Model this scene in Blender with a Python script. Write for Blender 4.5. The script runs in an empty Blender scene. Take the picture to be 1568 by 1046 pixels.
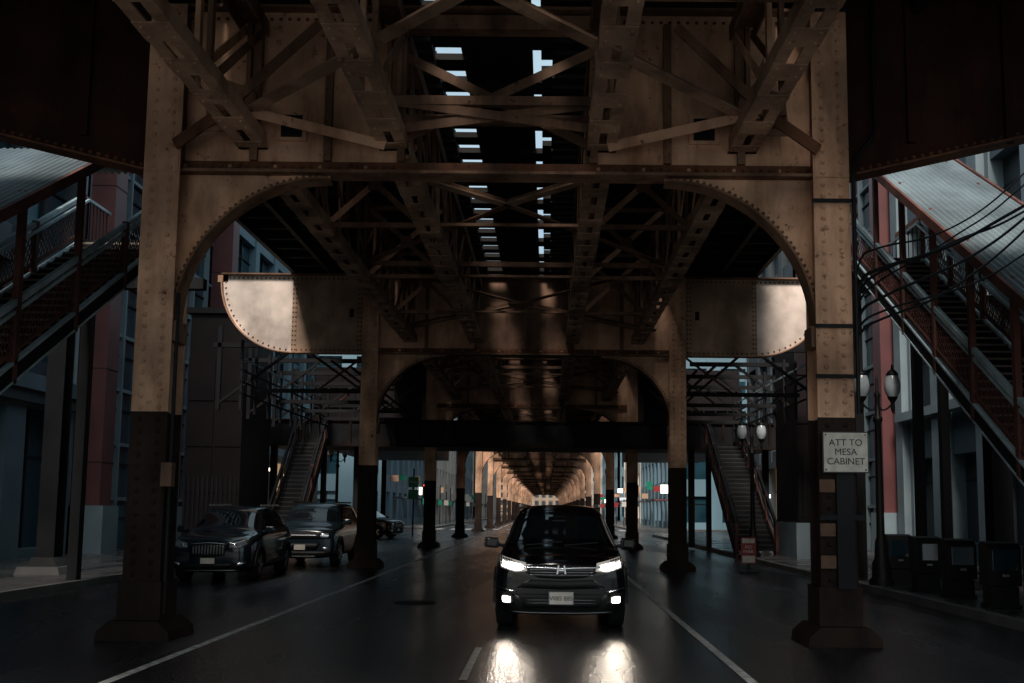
import bpy, bmesh, math, random
from mathutils import Vector, Matrix
from mathutils.bvhtree import BVHTree
random.seed(7)
sc = bpy.context.scene
R = math.radians
# ------------------------------------------------------------------ materials
def mat_new(name):
    m = bpy.data.materials.new(name); m.use_nodes = True
    nt = m.node_tree; b = nt.nodes["Principled BSDF"]
    return m, nt, b
def simple(name, col, rough=0.5, metal=0.0, var=0.25, scale=3.0, bump=0.0, emis=None, es=0, coat=0, stretch=(1,1,1), spec=0.5):
    m, nt, b = mat_new(name)
    N = nt.nodes; L = nt.links
    tc = N.new("ShaderNodeTexCoord"); mp = N.new("ShaderNodeMapping"); mp.inputs[3].default_value = stretch
    L.new(tc.outputs["Object"], mp.inputs[0])
    no = N.new("ShaderNodeTexNoise"); no.inputs["Scale"].default_value = scale; no.inputs["Detail"].default_value = 6
    L.new(mp.outputs[0], no.inputs["Vector"])
    cr = N.new("ShaderNodeValToRGB")
    cr.color_ramp.elements[0].position = .3; cr.color_ramp.elements[1].position = .7
    cr.color_ramp.elements[0].color = [c*(1-var) for c in col]+[1]
    cr.color_ramp.elements[1].color = [min(1, c*(1+var)) for c in col]+[1]
    L.new(no.outputs[0], cr.inputs[0]); L.new(cr.outputs[0], b.inputs["Base Color"])
    b.inputs["Roughness"].default_value = rough; b.inputs["Metallic"].default_value = metal
    b.inputs["Specular IOR Level"].default_value = spec
    if coat: b.inputs["Coat Weight"].default_value = coat; b.inputs["Coat Roughness"].default_value = .03
    if bump:
        n2 = N.new("ShaderNodeTexNoise"); n2.inputs["Scale"].default_value = scale*8; n2.inputs["Detail"].default_value = 4
        L.new(mp.outputs[0], n2.inputs["Vector"])
        bp = N.new("ShaderNodeBump"); bp.inputs["Strength"].default_value = bump; bp.inputs["Distance"].default_value = .01
        L.new(n2.outputs[0], bp.inputs["Height"]); L.new(bp.outputs[0], b.inputs["Normal"])
    if emis:
        b.inputs["Emission Color"].default_value = list(emis)+[1]; b.inputs["Emission Strength"].default_value = es
    return m
def steel(name, col, dirt, rust=(0.085, 0.030, 0.012), amount=.5, rustamt=.5, rough=.72, spec=.25):
    m, nt, b = mat_new(name); N = nt.nodes; L = nt.links
    tc = N.new("ShaderNodeTexCoord")
    mp = N.new("ShaderNodeMapping"); mp.inputs[3].default_value = (1, 1, .22)
    L.new(tc.outputs["Object"], mp.inputs[0])
    n1 = N.new("ShaderNodeTexNoise"); n1.inputs["Scale"].default_value = 2.4; n1.inputs["Detail"].default_value = 9; n1.inputs["Roughness"].default_value = .65
    L.new(mp.outputs[0], n1.inputs["Vector"])
    r1 = N.new("ShaderNodeValToRGB"); r1.color_ramp.elements[0].position = .60-.3*amount; r1.color_ramp.elements[1].position = .80-.2*amount
    L.new(n1.outputs[0], r1.inputs[0])
    mx = N.new("ShaderNodeMixRGB"); mx.inputs[1].default_value = list(col)+[1]; mx.inputs[2].default_value = list(dirt)+[1]
    L.new(r1.outputs[0], mx.inputs[0])
    n2 = N.new("ShaderNodeTexNoise"); n2.inputs["Scale"].default_value = 6; n2.inputs["Detail"].default_value = 12; n2.inputs["Roughness"].default_value = .75
    L.new(tc.outputs["Object"], n2.inputs["Vector"])
    r2 = N.new("ShaderNodeValToRGB"); r2.color_ramp.elements[0].position = .68-.16*rustamt; r2.color_ramp.elements[1].position = .74-.12*rustamt
    L.new(n2.outputs[0], r2.inputs[0])
    mx2 = N.new("ShaderNodeMixRGB"); mx2.inputs[2].default_value = list(rust)+[1]
    L.new(r2.outputs[0], mx2.inputs[0]); L.new(mx.outputs[0], mx2.inputs[1])
    n3 = N.new("ShaderNodeTexNoise"); n3.inputs["Scale"].default_value = .9; n3.inputs["Detail"].default_value = 5
    L.new(tc.outputs["Object"], n3.inputs["Vector"])
    mr = N.new("ShaderNodeMapRange"); mr.inputs[1].default_value = .35; mr.inputs[2].default_value = .65; mr.inputs[3].default_value = .5; mr.inputs[4].default_value = 1.15
    L.new(n3.outputs[0], mr.inputs[0])
    mx3 = N.new("ShaderNodeMixRGB"); mx3.blend_type = 'MULTIPLY'; mx3.inputs[0].default_value = 1
    L.new(mx2.outputs[0], mx3.inputs[1]); L.new(mr.outputs[0], mx3.inputs[2])
    L.new(mx3.outputs[0], b.inputs["Base Color"])
    b.inputs["Roughness"].default_value = rough; b.inputs["Specular IOR Level"].default_value = spec
    bp = N.new("ShaderNodeBump"); bp.inputs["Strength"].default_value = .4; bp.inputs["Distance"].default_value = .012
    L.new(n2.outputs[0], bp.inputs["Height"]); L.new(bp.outputs[0], b.inputs["Normal"])
    return m
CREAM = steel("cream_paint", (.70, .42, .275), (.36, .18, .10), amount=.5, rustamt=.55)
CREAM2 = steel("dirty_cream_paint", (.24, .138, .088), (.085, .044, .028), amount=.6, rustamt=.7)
CREAML = steel("sunlit_cream_paint", (.84, .71, .62), (.64, .48, .38), amount=.15, rustamt=.12)  # sunlight on the rounded girder ends put into the paler colour
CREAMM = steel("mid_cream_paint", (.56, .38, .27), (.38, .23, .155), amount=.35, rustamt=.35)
CHORD = steel("chord_paint", (.46, .295, .20), (.18, .105, .068), amount=.5, rustamt=.5)
NEARDK = steel("shaded_brown_plate", (.040, .016, .010), (.021, .010, .007), amount=.5, rustamt=.4, spec=.1)  # shade on the near outer plates put into this dark brown
BROWN = steel("brown_base_paint", (.028, .017, .013), (.012, .008, .007), rust=(.05,.022,.012), amount=.5, rustamt=.6, spec=.12)
RUSTY = steel("rusty_flange", (.17, .07, .036), (.06, .028, .016), amount=.5, rustamt=.9)
DARKST = steel("dark_steel", (.013, .013, .015), (.008, .008, .009), rust=(.025,.013,.008), amount=.5, rustamt=.3)
REDST = steel("red_oxide_steel", (.18, .075, .06), (.09, .042, .036), amount=.5, rustamt=.4)
TEALST = steel("galvanised_rail", (.55, .70, .76), (.30, .40, .44), rust=(.16,.19,.20), amount=.35, rustamt=.1, rough=.35, spec=.6)
WOOD = simple("tie_wood", (.016, .014, .013), .85, var=.4, bump=.4, stretch=(.3, 1, 1), spec=.2)
CORR = simple("corrugated_metal", (.19, .235, .255), .45, .1, .4, 1.0, stretch=(1, .3, 1))
CONC = simple("concrete", (.13, .125, .12), .7, var=.3, scale=1.5, bump=.3)
TREAD = simple("stair_tread", (.22, .185, .15), .7, var=.3, scale=3, bump=.3)
CONCD = simple("dark_concrete", (.026, .025, .025), .6, var=.35, scale=2, bump=.4)
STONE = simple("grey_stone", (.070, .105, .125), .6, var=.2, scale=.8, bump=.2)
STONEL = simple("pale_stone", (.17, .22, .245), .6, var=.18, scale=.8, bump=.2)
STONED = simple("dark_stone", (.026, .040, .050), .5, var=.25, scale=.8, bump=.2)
REDP = simple("red_terracotta", (.105, .034, .034), .5, var=.2, scale=1, bump=.1)
DBROWN = simple("dark_brown_panel", (.010, .006, .007), .5, var=.3, scale=1, spec=.2)
FARW = simple("far_pale_wall", (.60, .54, .48), .7, var=.18, scale=.3)
FARB = simple("far_blue_wall", (.11, .19, .235), .6, var=.2, scale=.3)
FARD = simple("far_dark_wall", (.03, .04, .047), .6, var=.2, scale=.3)
FART = simple("far_tan_wall", (.30, .22, .16), .8, var=.2, scale=.3)
GLASS = simple("window_glass", (.012, .030, .042), .06, 0, .5, .35, spec=.9)
GLASSB = simple("curtain_glass", (.02, .065, .09), .08, .35, .6, .25, spec=.9)
BLACK = simple("black_plastic", (.006, .006, .007), .5, var=.2, spec=.25)
RUBBER = simple("tyre_rubber", (.010, .010, .010), .85, var=.2, spec=.2)
CHROME = simple("chrome", (.75, .76, .78), .14, 1, .03)
SILVER = simple("silver_trim", (.26, .27, .28), .3, .8, .05)
CARGL = simple("car_glass", (.006, .008, .010), .03, 0, .1, spec=.8)
WHITE = simple("road_paint", (.46, .46, .45), .5, var=.6, scale=9, bump=.2)
WHITE2 = simple("worn_road_paint", (.10, .10, .10), .5, var=.7, scale=12, bump=.2)
SIGNW = simple("sign_white", (.58, .53, .47), .5, var=.2, scale=8)
SIGNK = simple("sign_black", (.01, .01, .01), .5)
SIGNR = simple("sign_red", (.26, .02, .02), .4)
SIGNG = simple("sign_green", (.01, .20, .12), .4)
GLOBE = simple("lamp_globe", (.46, .52, .56), .15, var=.08, spec=.8)
HEADL = simple("headlamp_lit", (1, 1, 1), .2, var=0, emis=(1, .93, .84), es=45)
FOGL = simple("foglamp_lit", (1, 1, 1), .2, var=0, emis=(1, .88, .74), es=60)
LENS = simple("lamp_lens", (.30, .32, .34), .08, .5, .1, spec=1)
LENSL = simple("lamp_lens_glow", (.3, .3, .3), .08, .3, .1, spec=1, emis=(1, .90, .80), es=.3)
WARM = simple("lit_shop_window", (.1, .08, .06), .3, var=.1, emis=(1, .62, .34), es=.35)
COOL = simple("lit_sign_white", (.3, .3, .3), .3, var=.1, emis=(.85, .92, 1), es=.6)
TUBE = simple("lit_tube", (.3, .3, .3), .3, var=.1, emis=(1, .88, .72), es=3)
REDL = simple("red_lamp", (.4, .02, .02), .3, var=.1, emis=(1, .08, .04), es=2.5)

def asphalt():
    m, nt, b = mat_new("wet_asphalt"); N = nt.nodes; L = nt.links
    tc = N.new("ShaderNodeTexCoord")
    n1 = N.new("ShaderNodeTexNoise"); n1.inputs["Scale"].default_value = .35; n1.inputs["Detail"].default_value = 5; n1.inputs["Roughness"].default_value = .5
    mp = N.new("ShaderNodeMapping"); mp.inputs[3].default_value = (2.0, .30, 1)
    L.new(tc.outputs["Object"], mp.inputs[0]); L.new(mp.outputs[0], n1.inputs["Vector"])
    cr = N.new("ShaderNodeValToRGB"); cr.color_ramp.elements[0].position = .36; cr.color_ramp.elements[1].position = .64
    cr.color_ramp.elements[0].color = (.008, .008, .010, 1); cr.color_ramp.elements[1].color = (.024, .025, .028, 1)
    L.new(n1.outputs[0], cr.inputs[0])
    n4 = N.new("ShaderNodeTexNoise"); n4.inputs["Scale"].default_value = 40; n4.inputs["Detail"].default_value = 3
    L.new(tc.outputs["Object"], n4.inputs["Vector"])
    m4 = N.new("ShaderNodeMapRange"); m4.inputs[1].default_value = .4; m4.inputs[2].default_value = .65; m4.inputs[3].default_value = .55; m4.inputs[4].default_value = 2.0
    L.new(n4.outputs[0], m4.inputs[0])
    mm = N.new("ShaderNodeMixRGB"); mm.blend_type = 'MULTIPLY'; mm.inputs[0].default_value = 1
    L.new(cr.outputs[0], mm.inputs[1]); L.new(m4.outputs[0], mm.inputs[2])
    L.new(mm.outputs[0], b.inputs["Base Color"])
    mr = N.new("ShaderNodeMapRange"); mr.inputs[1].default_value = .34; mr.inputs[2].default_value = .64; mr.inputs[3].default_value = .15; mr.inputs[4].default_value = .32
    L.new(n1.outputs[0], mr.inputs[0]); L.new(mr.outputs[0], b.inputs["Roughness"])
    b.inputs["Specular IOR Level"].default_value = .5
    n2 = N.new("ShaderNodeTexVoronoi"); n2.inputs["Scale"].default_value = 38
    L.new(tc.outputs["Object"], n2.inputs["Vector"])
    n3 = N.new("ShaderNodeTexNoise"); n3.inputs["Scale"].default_value = 14; n3.inputs["Detail"].default_value = 4
    L.new(tc.outputs["Object"], n3.inputs["Vector"])
    ad = N.new("ShaderNodeMath"); ad.operation = 'ADD'
    L.new(n2.outputs["Distance"], ad.inputs[0]); L.new(n3.outputs[0], ad.inputs[1])
    bp = N.new("ShaderNodeBump"); bp.inputs["Distance"].default_value = .007; bp.inputs["Strength"].default_value = .65
    L.new(ad.outputs[0], bp.inputs["Height"]); L.new(bp.outputs[0], b.inputs["Normal"])
    return m
ASPH = asphalt()
def sidewalk_mat():
    m, nt, b = mat_new("wet_sidewalk"); N = nt.nodes; L = nt.links
    tc = N.new("ShaderNodeTexCoord")
    br = N.new("ShaderNodeTexBrick"); br.offset = 0; br.inputs["Scale"].default_value = 1
    br.inputs["Brick Width"].default_value = 1.5; br.inputs["Row Height"].default_value = 1.5; br.inputs["Mortar Size"].default_value = .012
    br.inputs["Color1"].default_value = (.12, .112, .105, 1); br.inputs["Color2"].default_value = (.085, .08, .076, 1); br.inputs["Mortar"].default_value = (.02, .02, .02, 1)
    L.new(tc.outputs["Object"], br.inputs["Vector"])
    n1 = N.new("ShaderNodeTexNoise"); n1.inputs["Scale"].default_value = .8; n1.inputs["Detail"].default_value = 6
    L.new(tc.outputs["Object"], n1.inputs["Vector"])
    mx = N.new("ShaderNodeMixRGB"); mx.blend_type = 'MULTIPLY'; mx.inputs[0].default_value = .6
    L.new(br.outputs[0], mx.inputs[1]); L.new(n1.outputs[0], mx.inputs[2]); L.new(mx.outputs[0], b.inputs["Base Color"])
    mr = N.new("ShaderNodeMapRange"); mr.inputs[1].default_value = .4; mr.inputs[2].default_value = .6; mr.inputs[3].default_value = .15; mr.inputs[4].default_value = .45
    L.new(n1.outputs[0], mr.inputs[0]); L.new(mr.outputs[0], b.inputs["Roughness"])
    return m
SIDEW = sidewalk_mat()

# ------------------------------------------------------------------ mesh builder
class MB:
    def __init__(s): s.v = []; s.f = []; s.mi = []; s.mats = []; s.sm = []
    def m(s, mat):
        if mat not in s.mats: s.mats.append(mat)
        return s.mats.index(mat)
    def add(s, vs, fs, mat, smooth=False):
        o = len(s.v); s.v += [tuple(p) for p in vs]; k = s.m(mat)
        for f in fs: s.f.append([o+i for i in f]); s.mi.append(k); s.sm.append(smooth)
    def box(s, x0, x1, y0, y1, z0, z1, mat):
        if x0 > x1: x0, x1 = x1, x0
        if y0 > y1: y0, y1 = y1, y0
        if z0 > z1: z0, z1 = z1, z0
        vs = [(x0,y0,z0),(x1,y0,z0),(x1,y1,z0),(x0,y1,z0),(x0,y0,z1),(x1,y0,z1),(x1,y1,z1),(x0,y1,z1)]
        s.add(vs, [(0,3,2,1),(4,5,6,7),(0,1,5,4),(1,2,6,5),(2,3,7,6),(3,0,4,7)], mat)
    def beam(s, p, q, w, h, mat, roll=0):
        p = Vector(p); q = Vector(q); d = (q-p)
        if d.length < 1e-6: return
        d.normalize()
        side = d.cross(Vector((0,0,1)))
        if side.length < .01: side = Vector((1,0,0))
        side.normalize(); up = side.cross(d)
        if roll:
            rm = Matrix.Rotation(roll, 3, d); side = rm@side; up = rm@up
        a = side*w/2; b = up*h/2
        vs = [p-a-b, p+a-b, p+a+b, p-a+b, q-a-b, q+a-b, q+a+b, q-a+b]
        s.add(vs, [(0,1,2,3),(4,7,6,5),(0,4,5,1),(1,5,6,2),(2,6,7,3),(3,7,4,0)], mat)
    def prism(s, pts, y0, y1, mat):
        n = len(pts)
        vs = [(x, y0, z) for x, z in pts]+[(x, y1, z) for x, z in pts]
        fs = [tuple(range(n)), tuple(range(2*n-1, n-1, -1))]+[(i, i+n, (i+1) % n+n, (i+1) % n) for i in range(n)]
        s.add(vs, fs, mat)
    def prismx(s, pts, x0, x1, mat):
        n = len(pts)
        vs = [(x0, y, z) for y, z in pts]+[(x1, y, z) for y, z in pts]
        fs = [tuple(range(n)), tuple(range(2*n-1, n-1, -1))]+[(i, i+n, (i+1) % n+n, (i+1) % n) for i in range(n)]
        s.add(vs, fs, mat)
    def rivet(s, x, y, z, r, mat, axis='-y'):
        k = 6; vs = []
        for rr, d in ((r, 0), (r*.6, r*.75)):
            for i in range(k):
                a = i*2*math.pi/k; c, t = rr*math.cos(a), rr*math.sin(a)
                if axis == '-y': vs.append((x+c, y-d, z+t))
                elif axis == '-z': vs.append((x+c, y+t, z-d))
                elif axis == 'x': vs.append((x+d, y+c, z+t))
                else: vs.append((x-d, y+c, z+t))
        s.add(vs, [(i, (i+1) % k, (i+1) % k+k, i+k) for i in range(k)]+[tuple(range(k, 2*k))], mat, True)
    def lathe(s, cx, cy, prof, mat, k=16, smooth=True):
        vs = []
        for r, z in prof:
            for i in range(k):
                a = i*2*math.pi/k; vs.append((cx+r*math.cos(a), cy+r*math.sin(a), z))
        fs = []
        for j in range(len(prof)-1):
            for i in range(k): fs.append((j*k+i, j*k+(i+1) % k, (j+1)*k+(i+1) % k, (j+1)*k+i))
        s.add(vs, fs, mat, smooth)
        s.add(vs[:k], [tuple(reversed(range(k)))], mat); s.add(vs[-k:], [tuple(range(k))], mat)
    def cylx(s, x0, x1, cy, cz, r, mat, k=24, r1=None):
        r1 = r if r1 is None else r1
        vs = [(x0, cy+r*math.cos(i*2*math.pi/k), cz+r*math.sin(i*2*math.pi/k)) for i in range(k)]
        vs += [(x1, cy+r1*math.cos(i*2*math.pi/k), cz+r1*math.sin(i*2*math.pi/k)) for i in range(k)]
        s.add(vs, [(i, (i+1) % k, (i+1) % k+k, i+k) for i in range(k)], mat, True)
        s.add(vs, [tuple(range(k)), tuple(range(2*k-1, k-1, -1))], mat)
    def obj(s, name, parent=None, loc=None):
        me = bpy.data.meshes.new(name); me.from_pydata(s.v, [], s.f)
        for m in s.mats: me.materials.append(m)
        me.polygons.foreach_set("material_index", s.mi); me.polygons.foreach_set("use_smooth", s.sm)
        me.update(); me.validate()
        bm = bmesh.new(); bm.from_mesh(me); bmesh.ops.recalc_face_normals(bm, faces=bm.faces); bm.to_mesh(me); bm.free()
        o = bpy.data.objects.new(name, me); sc.collection.objects.link(o)
        if parent: o.parent = parent
        if loc: o.location = loc
        return o
def empty(name, loc=(0,0,0), rz=0):
    e = bpy.data.objects.new(name, None); sc.collection.objects.link(e); e.location = loc; e.rotation_euler = (0,0,rz); e.empty_display_size = .3
    return e
def curve(name, pts, r, mat, parent=None):
    cu = bpy.data.curves.new(name, 'CURVE'); cu.dimensions = '3D'; cu.bevel_depth = r; cu.bevel_resolution = 2
    sp = cu.splines.new('NURBS'); sp.points.add(len(pts)-1); sp.use_endpoint_u = True; sp.order_u = 3
    for i, p in enumerate(pts): sp.points[i].co = (*p, 1)
    cu.materials.append(mat)
    o = bpy.data.objects.new(name, cu); sc.collection.objects.link(o)
    if parent: o.parent = parent
    return o
def text(name, body, size, loc, mat, parent=None, rot=(R(90),0,0), sx=1, off=.0):
    cu = bpy.data.curves.new(name, 'FONT'); cu.body = body; cu.size = size; cu.align_x = 'CENTER'; cu.align_y = 'CENTER'; cu.extrude = .002
    cu.space_line = 1.0; cu.offset = off
    cu.materials.append(mat)
    o = bpy.data.objects.new(name, cu); sc.collection.objects.link(o); o.location = loc; o.rotation_euler = rot; o.scale = (sx, 1, 1)
    if parent: o.parent = parent
    return o

# ------------------------------------------------------------------ elevated railway
EL = empty("elevated_railway")
C = -0.70; HW = 4.37
CX = (C-HW, C+HW)
ZB, ZT = 6.05, 8.3
TR = [C-3.25, C-1.38, C+1.38, C+3.25]
def column(mb, x, y, detail, ztop=ZT):
    zc = 2.85
    f = .235
    for (z0, z1, m) in ((.55, zc, BROWN), (zc, ztop, CREAM)):
        mb.box(x-f, x+f, y-.23, y-.205, z0, z1, m)
        mb.box(x-f, x+f, y+.205, y+.23, z0, z1, m)
        mb.box(x-.16, x-.13, y-.205, y+.205, z0, z1, m)
        mb.box(x+.13, x+.16, y-.205, y+.205, z0, z1, m)
    if detail > 1:
        mb.box(x-.215, x+.215, y-.242, y-.23, 1.55, 2.15, BROWN); mb.box(x-.215, x+.215, y-.242, y-.23, 6.0, 6.45, CREAM)
    mb.box(x-.27, x+.27, y-.27, y+.27, .22, .72, BROWN)
    mb.prism([(x-.46, .0), (x+.46, .0), (x+.44, .12), (x+.3, .24), (x-.3, .24), (x-.44, .12)], y-.42, y+.42, BROWN)
    if detail:
        st = .15; n = int((ztop-.8)/st)
        for i in range(n):
            z = .8+i*st; m = BROWN if z < zc else CREAM
            for dx in (-.115, .115): mb.rivet(x+dx, y-.23-(.012 if detail > 1 and (1.55 < z < 2.15 or 6 < z < 6.45) else 0), z, .036 if detail > 1 else .027, m)
            if detail > 1:
                mb.rivet(x+.16, y-.1, z, .022, m, 'x'); mb.rivet(x+.16, y+.1, z, .022, m, 'x')
def bent(y, detail, kind):
    mb = MB()
    for x in CX: column(mb, x, y, detail)
    t = .015; fl = .17
    xl, xr = CX[0]+.16, CX[1]-.16
    if kind == 'open':
        segs = [(xl, TR[1]+.1, CREAM), (TR[2]-.1, xr, CREAM)]
        mb.beam((TR[1], y, ZT-.15), (TR[2], y, ZT-.15), .2, .2, CREAM2)
        mb.beam((TR[1], y-.05, ZB+.75), (TR[2], y-.05, ZB+.75), .10, .12, CREAM2)
        mb.beam((TR[1], y-.1, ZB+.4), (TR[2], y-.1, ZT-.5), .02, .13, CREAM2)
        mb.beam((TR[2], y+.1, ZB+.4), (TR[1], y+.1, ZT-.5), .02, .13, CREAM2)
    else:
        segs = [(xl, TR[1], CREAM), (TR[1], TR[2], CREAM2), (TR[2], xr, CREAM)]  # centre web given the darker paint to dim sun patches from deck gaps
    for a, b, W in segs:
        mb.box(a, b, y-t, y+t, ZB+.02, ZT, W)
        n = max(2, int((b-a)/.95))
        for i in range(n+1):
            xx = a+(b-a)*i/n
            if kind != 'open' and i == n and b < xr-.01: continue
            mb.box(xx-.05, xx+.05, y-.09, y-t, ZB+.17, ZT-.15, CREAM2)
            if detail:
                for k in range(12): mb.rivet(xx-.025, y-.09, ZB+.25+k*.15, .02, CREAM2)
        if detail:
            for k in range(int((b-a)/.12)):
                mb.rivet(a+.06+k*.12, y-.03, ZB+.10, .030, RUSTY if k % 5 else CREAM)
                mb.rivet(a+.06+k*.12, y-.03, ZT-.10, .026, RUSTY)
        if kind == 'open':
            cx = (a+b)/2
            mb.box(cx-.2, cx+.2, y-.05, y-t, ZB+.45, ZB+.85, CREAM); mb.box(cx-.14, cx+.14, y-.06, y-.052, ZB+.5, ZB+.8, DARKST)
    mb.box(xl, xr, y-.028, y-.016, ZB+.02, ZB+.17, RUSTY)
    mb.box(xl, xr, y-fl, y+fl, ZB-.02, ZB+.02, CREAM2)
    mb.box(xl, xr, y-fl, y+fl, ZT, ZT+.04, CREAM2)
    r = 1.95
    for x, d in ((xl+.0, 1), (xr, -1)):
        zt = ZB-.02
        arc = []
        for i in range(19):
            a = math.pi-(math.pi/2)*i/18
            arc.append((x+d*(r+.04)+d*r*math.cos(a), zt-.06-r+r*math.sin(a)))
        arc2 = arc+[(arc[-1][0], zt)]
        poly = [(x, zt), (x, arc[0][1])]+arc2
        mb.prism(poly if d == 1 else poly[::-1], y-t, y+t, CREAM)
        for i in range(18):
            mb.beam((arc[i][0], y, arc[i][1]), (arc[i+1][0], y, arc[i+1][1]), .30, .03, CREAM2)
            cxx, czz = x+d*(r+.04), zt-.06-r
            def out(p, q): 
                vx, vz = p[0]-cxx, p[1]-czz; l = math.hypot(vx, vz); return (p[0]+vx/l*q, p[1]+vz/l*q)
            if detail:
                o0, o1 = out(arc[i], .07), out(arc[i+1], .07)
                mb.beam((o0[0], y-t-.006, o0[1]), (o1[0], y-t-.006, o1[1]), .012, .11, CREAM)
                for q in (.0, .5):
                    ax = arc[i][0]+(arc[i+1][0]-arc[i][0])*q; az = arc[i][1]+(arc[i+1][1]-arc[i][1])*q
                    px, pz = out((ax, az), .075)
                    mb.rivet(px, y-t-.012, pz, .026, CREAM2)
        mb.box(x, x+d*.12, y-.17, y+.17, arc[0][1]-.25, arc[0][1]+.02, CREAM2)
    for x, d in ((CX[0]-.235, -1), (CX[1]+.235, 1)):
        if kind == 'open':
            L = 4.4
            pts = [(x, ZB), (x, ZT+.3), (x+d*L, ZT+.3), (x+d*L, 7.1)]
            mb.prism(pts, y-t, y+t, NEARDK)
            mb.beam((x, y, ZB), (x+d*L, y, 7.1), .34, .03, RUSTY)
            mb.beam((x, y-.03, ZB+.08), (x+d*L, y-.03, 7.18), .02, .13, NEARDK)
            for k in range(38): 
                q = k/38; mb.rivet(x+d*L*q, y-.04, ZB+.08+(7.18-ZB-.08)*q, .030, RUSTY)
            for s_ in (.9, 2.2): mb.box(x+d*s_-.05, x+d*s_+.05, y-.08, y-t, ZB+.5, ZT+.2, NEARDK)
        elif kind == 'round':
            L = 4.1; rr = 2.05
            arc = []
            for i in range(19):
                a = -math.pi/2+(math.pi/2)*i/18
                arc.append((x+d*(L-rr)+d*rr*math.cos(a), ZB+.0+rr+rr*math.sin(a)))
            xm = x+d*(L-rr-.05)
            pts = [(xm, ZB)]+arc+[(x+d*L, ZT), (xm, ZT)]
            mb.prism(pts if d == 1 else pts[::-1], y-t, y+t, CREAML)
            mb.box(x, xm, y-t, y+t, ZB, ZT, CREAMM)  # inner plate a darker copy: platform shade put into its colour
            path = [(x, ZB)]+arc+[(x+d*L, ZT)]
            for i in range(len(path)-1):
                mb.beam((path[i][0], y, path[i][1]), (path[i+1][0], y, path[i+1][1]), .30, .03, CREAM)
            for i in range(len(path)-1):
                dx, dz = path[i+1][0]-path[i][0], path[i+1][1]-path[i][1]; l = math.hypot(dx, dz); n = max(1, int(l/.13))
                for q in range(n):
                    px, pz = path[i][0]+dx*q/n, path[i][1]+dz*q/n
                    mb.rivet(px-d*dz/l*.09, y-.018, pz+abs(dx)/l*.09, .030, CREAM2)
            mb.box(x, x+d*L, y-fl, y+fl, ZT, ZT+.04, CREAM2)
            for k in range(int(L/.13)): mb.rivet(x+d*.13*k, y-.018, ZT-.08, .030, CREAM2)
            for s_ in (.12, L-rr-.05):
                mb.box(x+d*s_-.07, x+d*s_+.07, y-.03, y-t, ZB+.04, ZT, CREAMM)
                for k in range(16):
                    mb.rivet(x+d*s_-.04, y-.03, ZB+.1+.135*k, .026, CREAM2); mb.rivet(x+d*s_+.04, y-.03, ZB+.1+.135*k, .026, CREAM2)
            mb.box(x+d*.3, x+d*.42, y-.03, y-.02, 7.1, 7.35, DARKST)
    return mb
BY = [12.3, 27.0, 41.4] + [56+14.6*i for i in range(17)]
bent(BY[0], 3, 'open').obj("near_bent", EL)
bent(BY[1], 2, 'round').obj("second_bent", EL)
bent(BY[2], 1, 'plain').obj("third_bent", EL)
mb = MB()
for y in BY[3:]:
    t = bent(y, 0, 'plain')
    o = len(mb.v); mb.v += t.v
    for f, mi, sm in zip(t.f, t.mi, t.sm):
        mb.f.append([i+o for i in f]); mb.mi.append(mb.m(t.mats[mi])); mb.sm.append(sm)
mb.obj("far_bents", EL)
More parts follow.
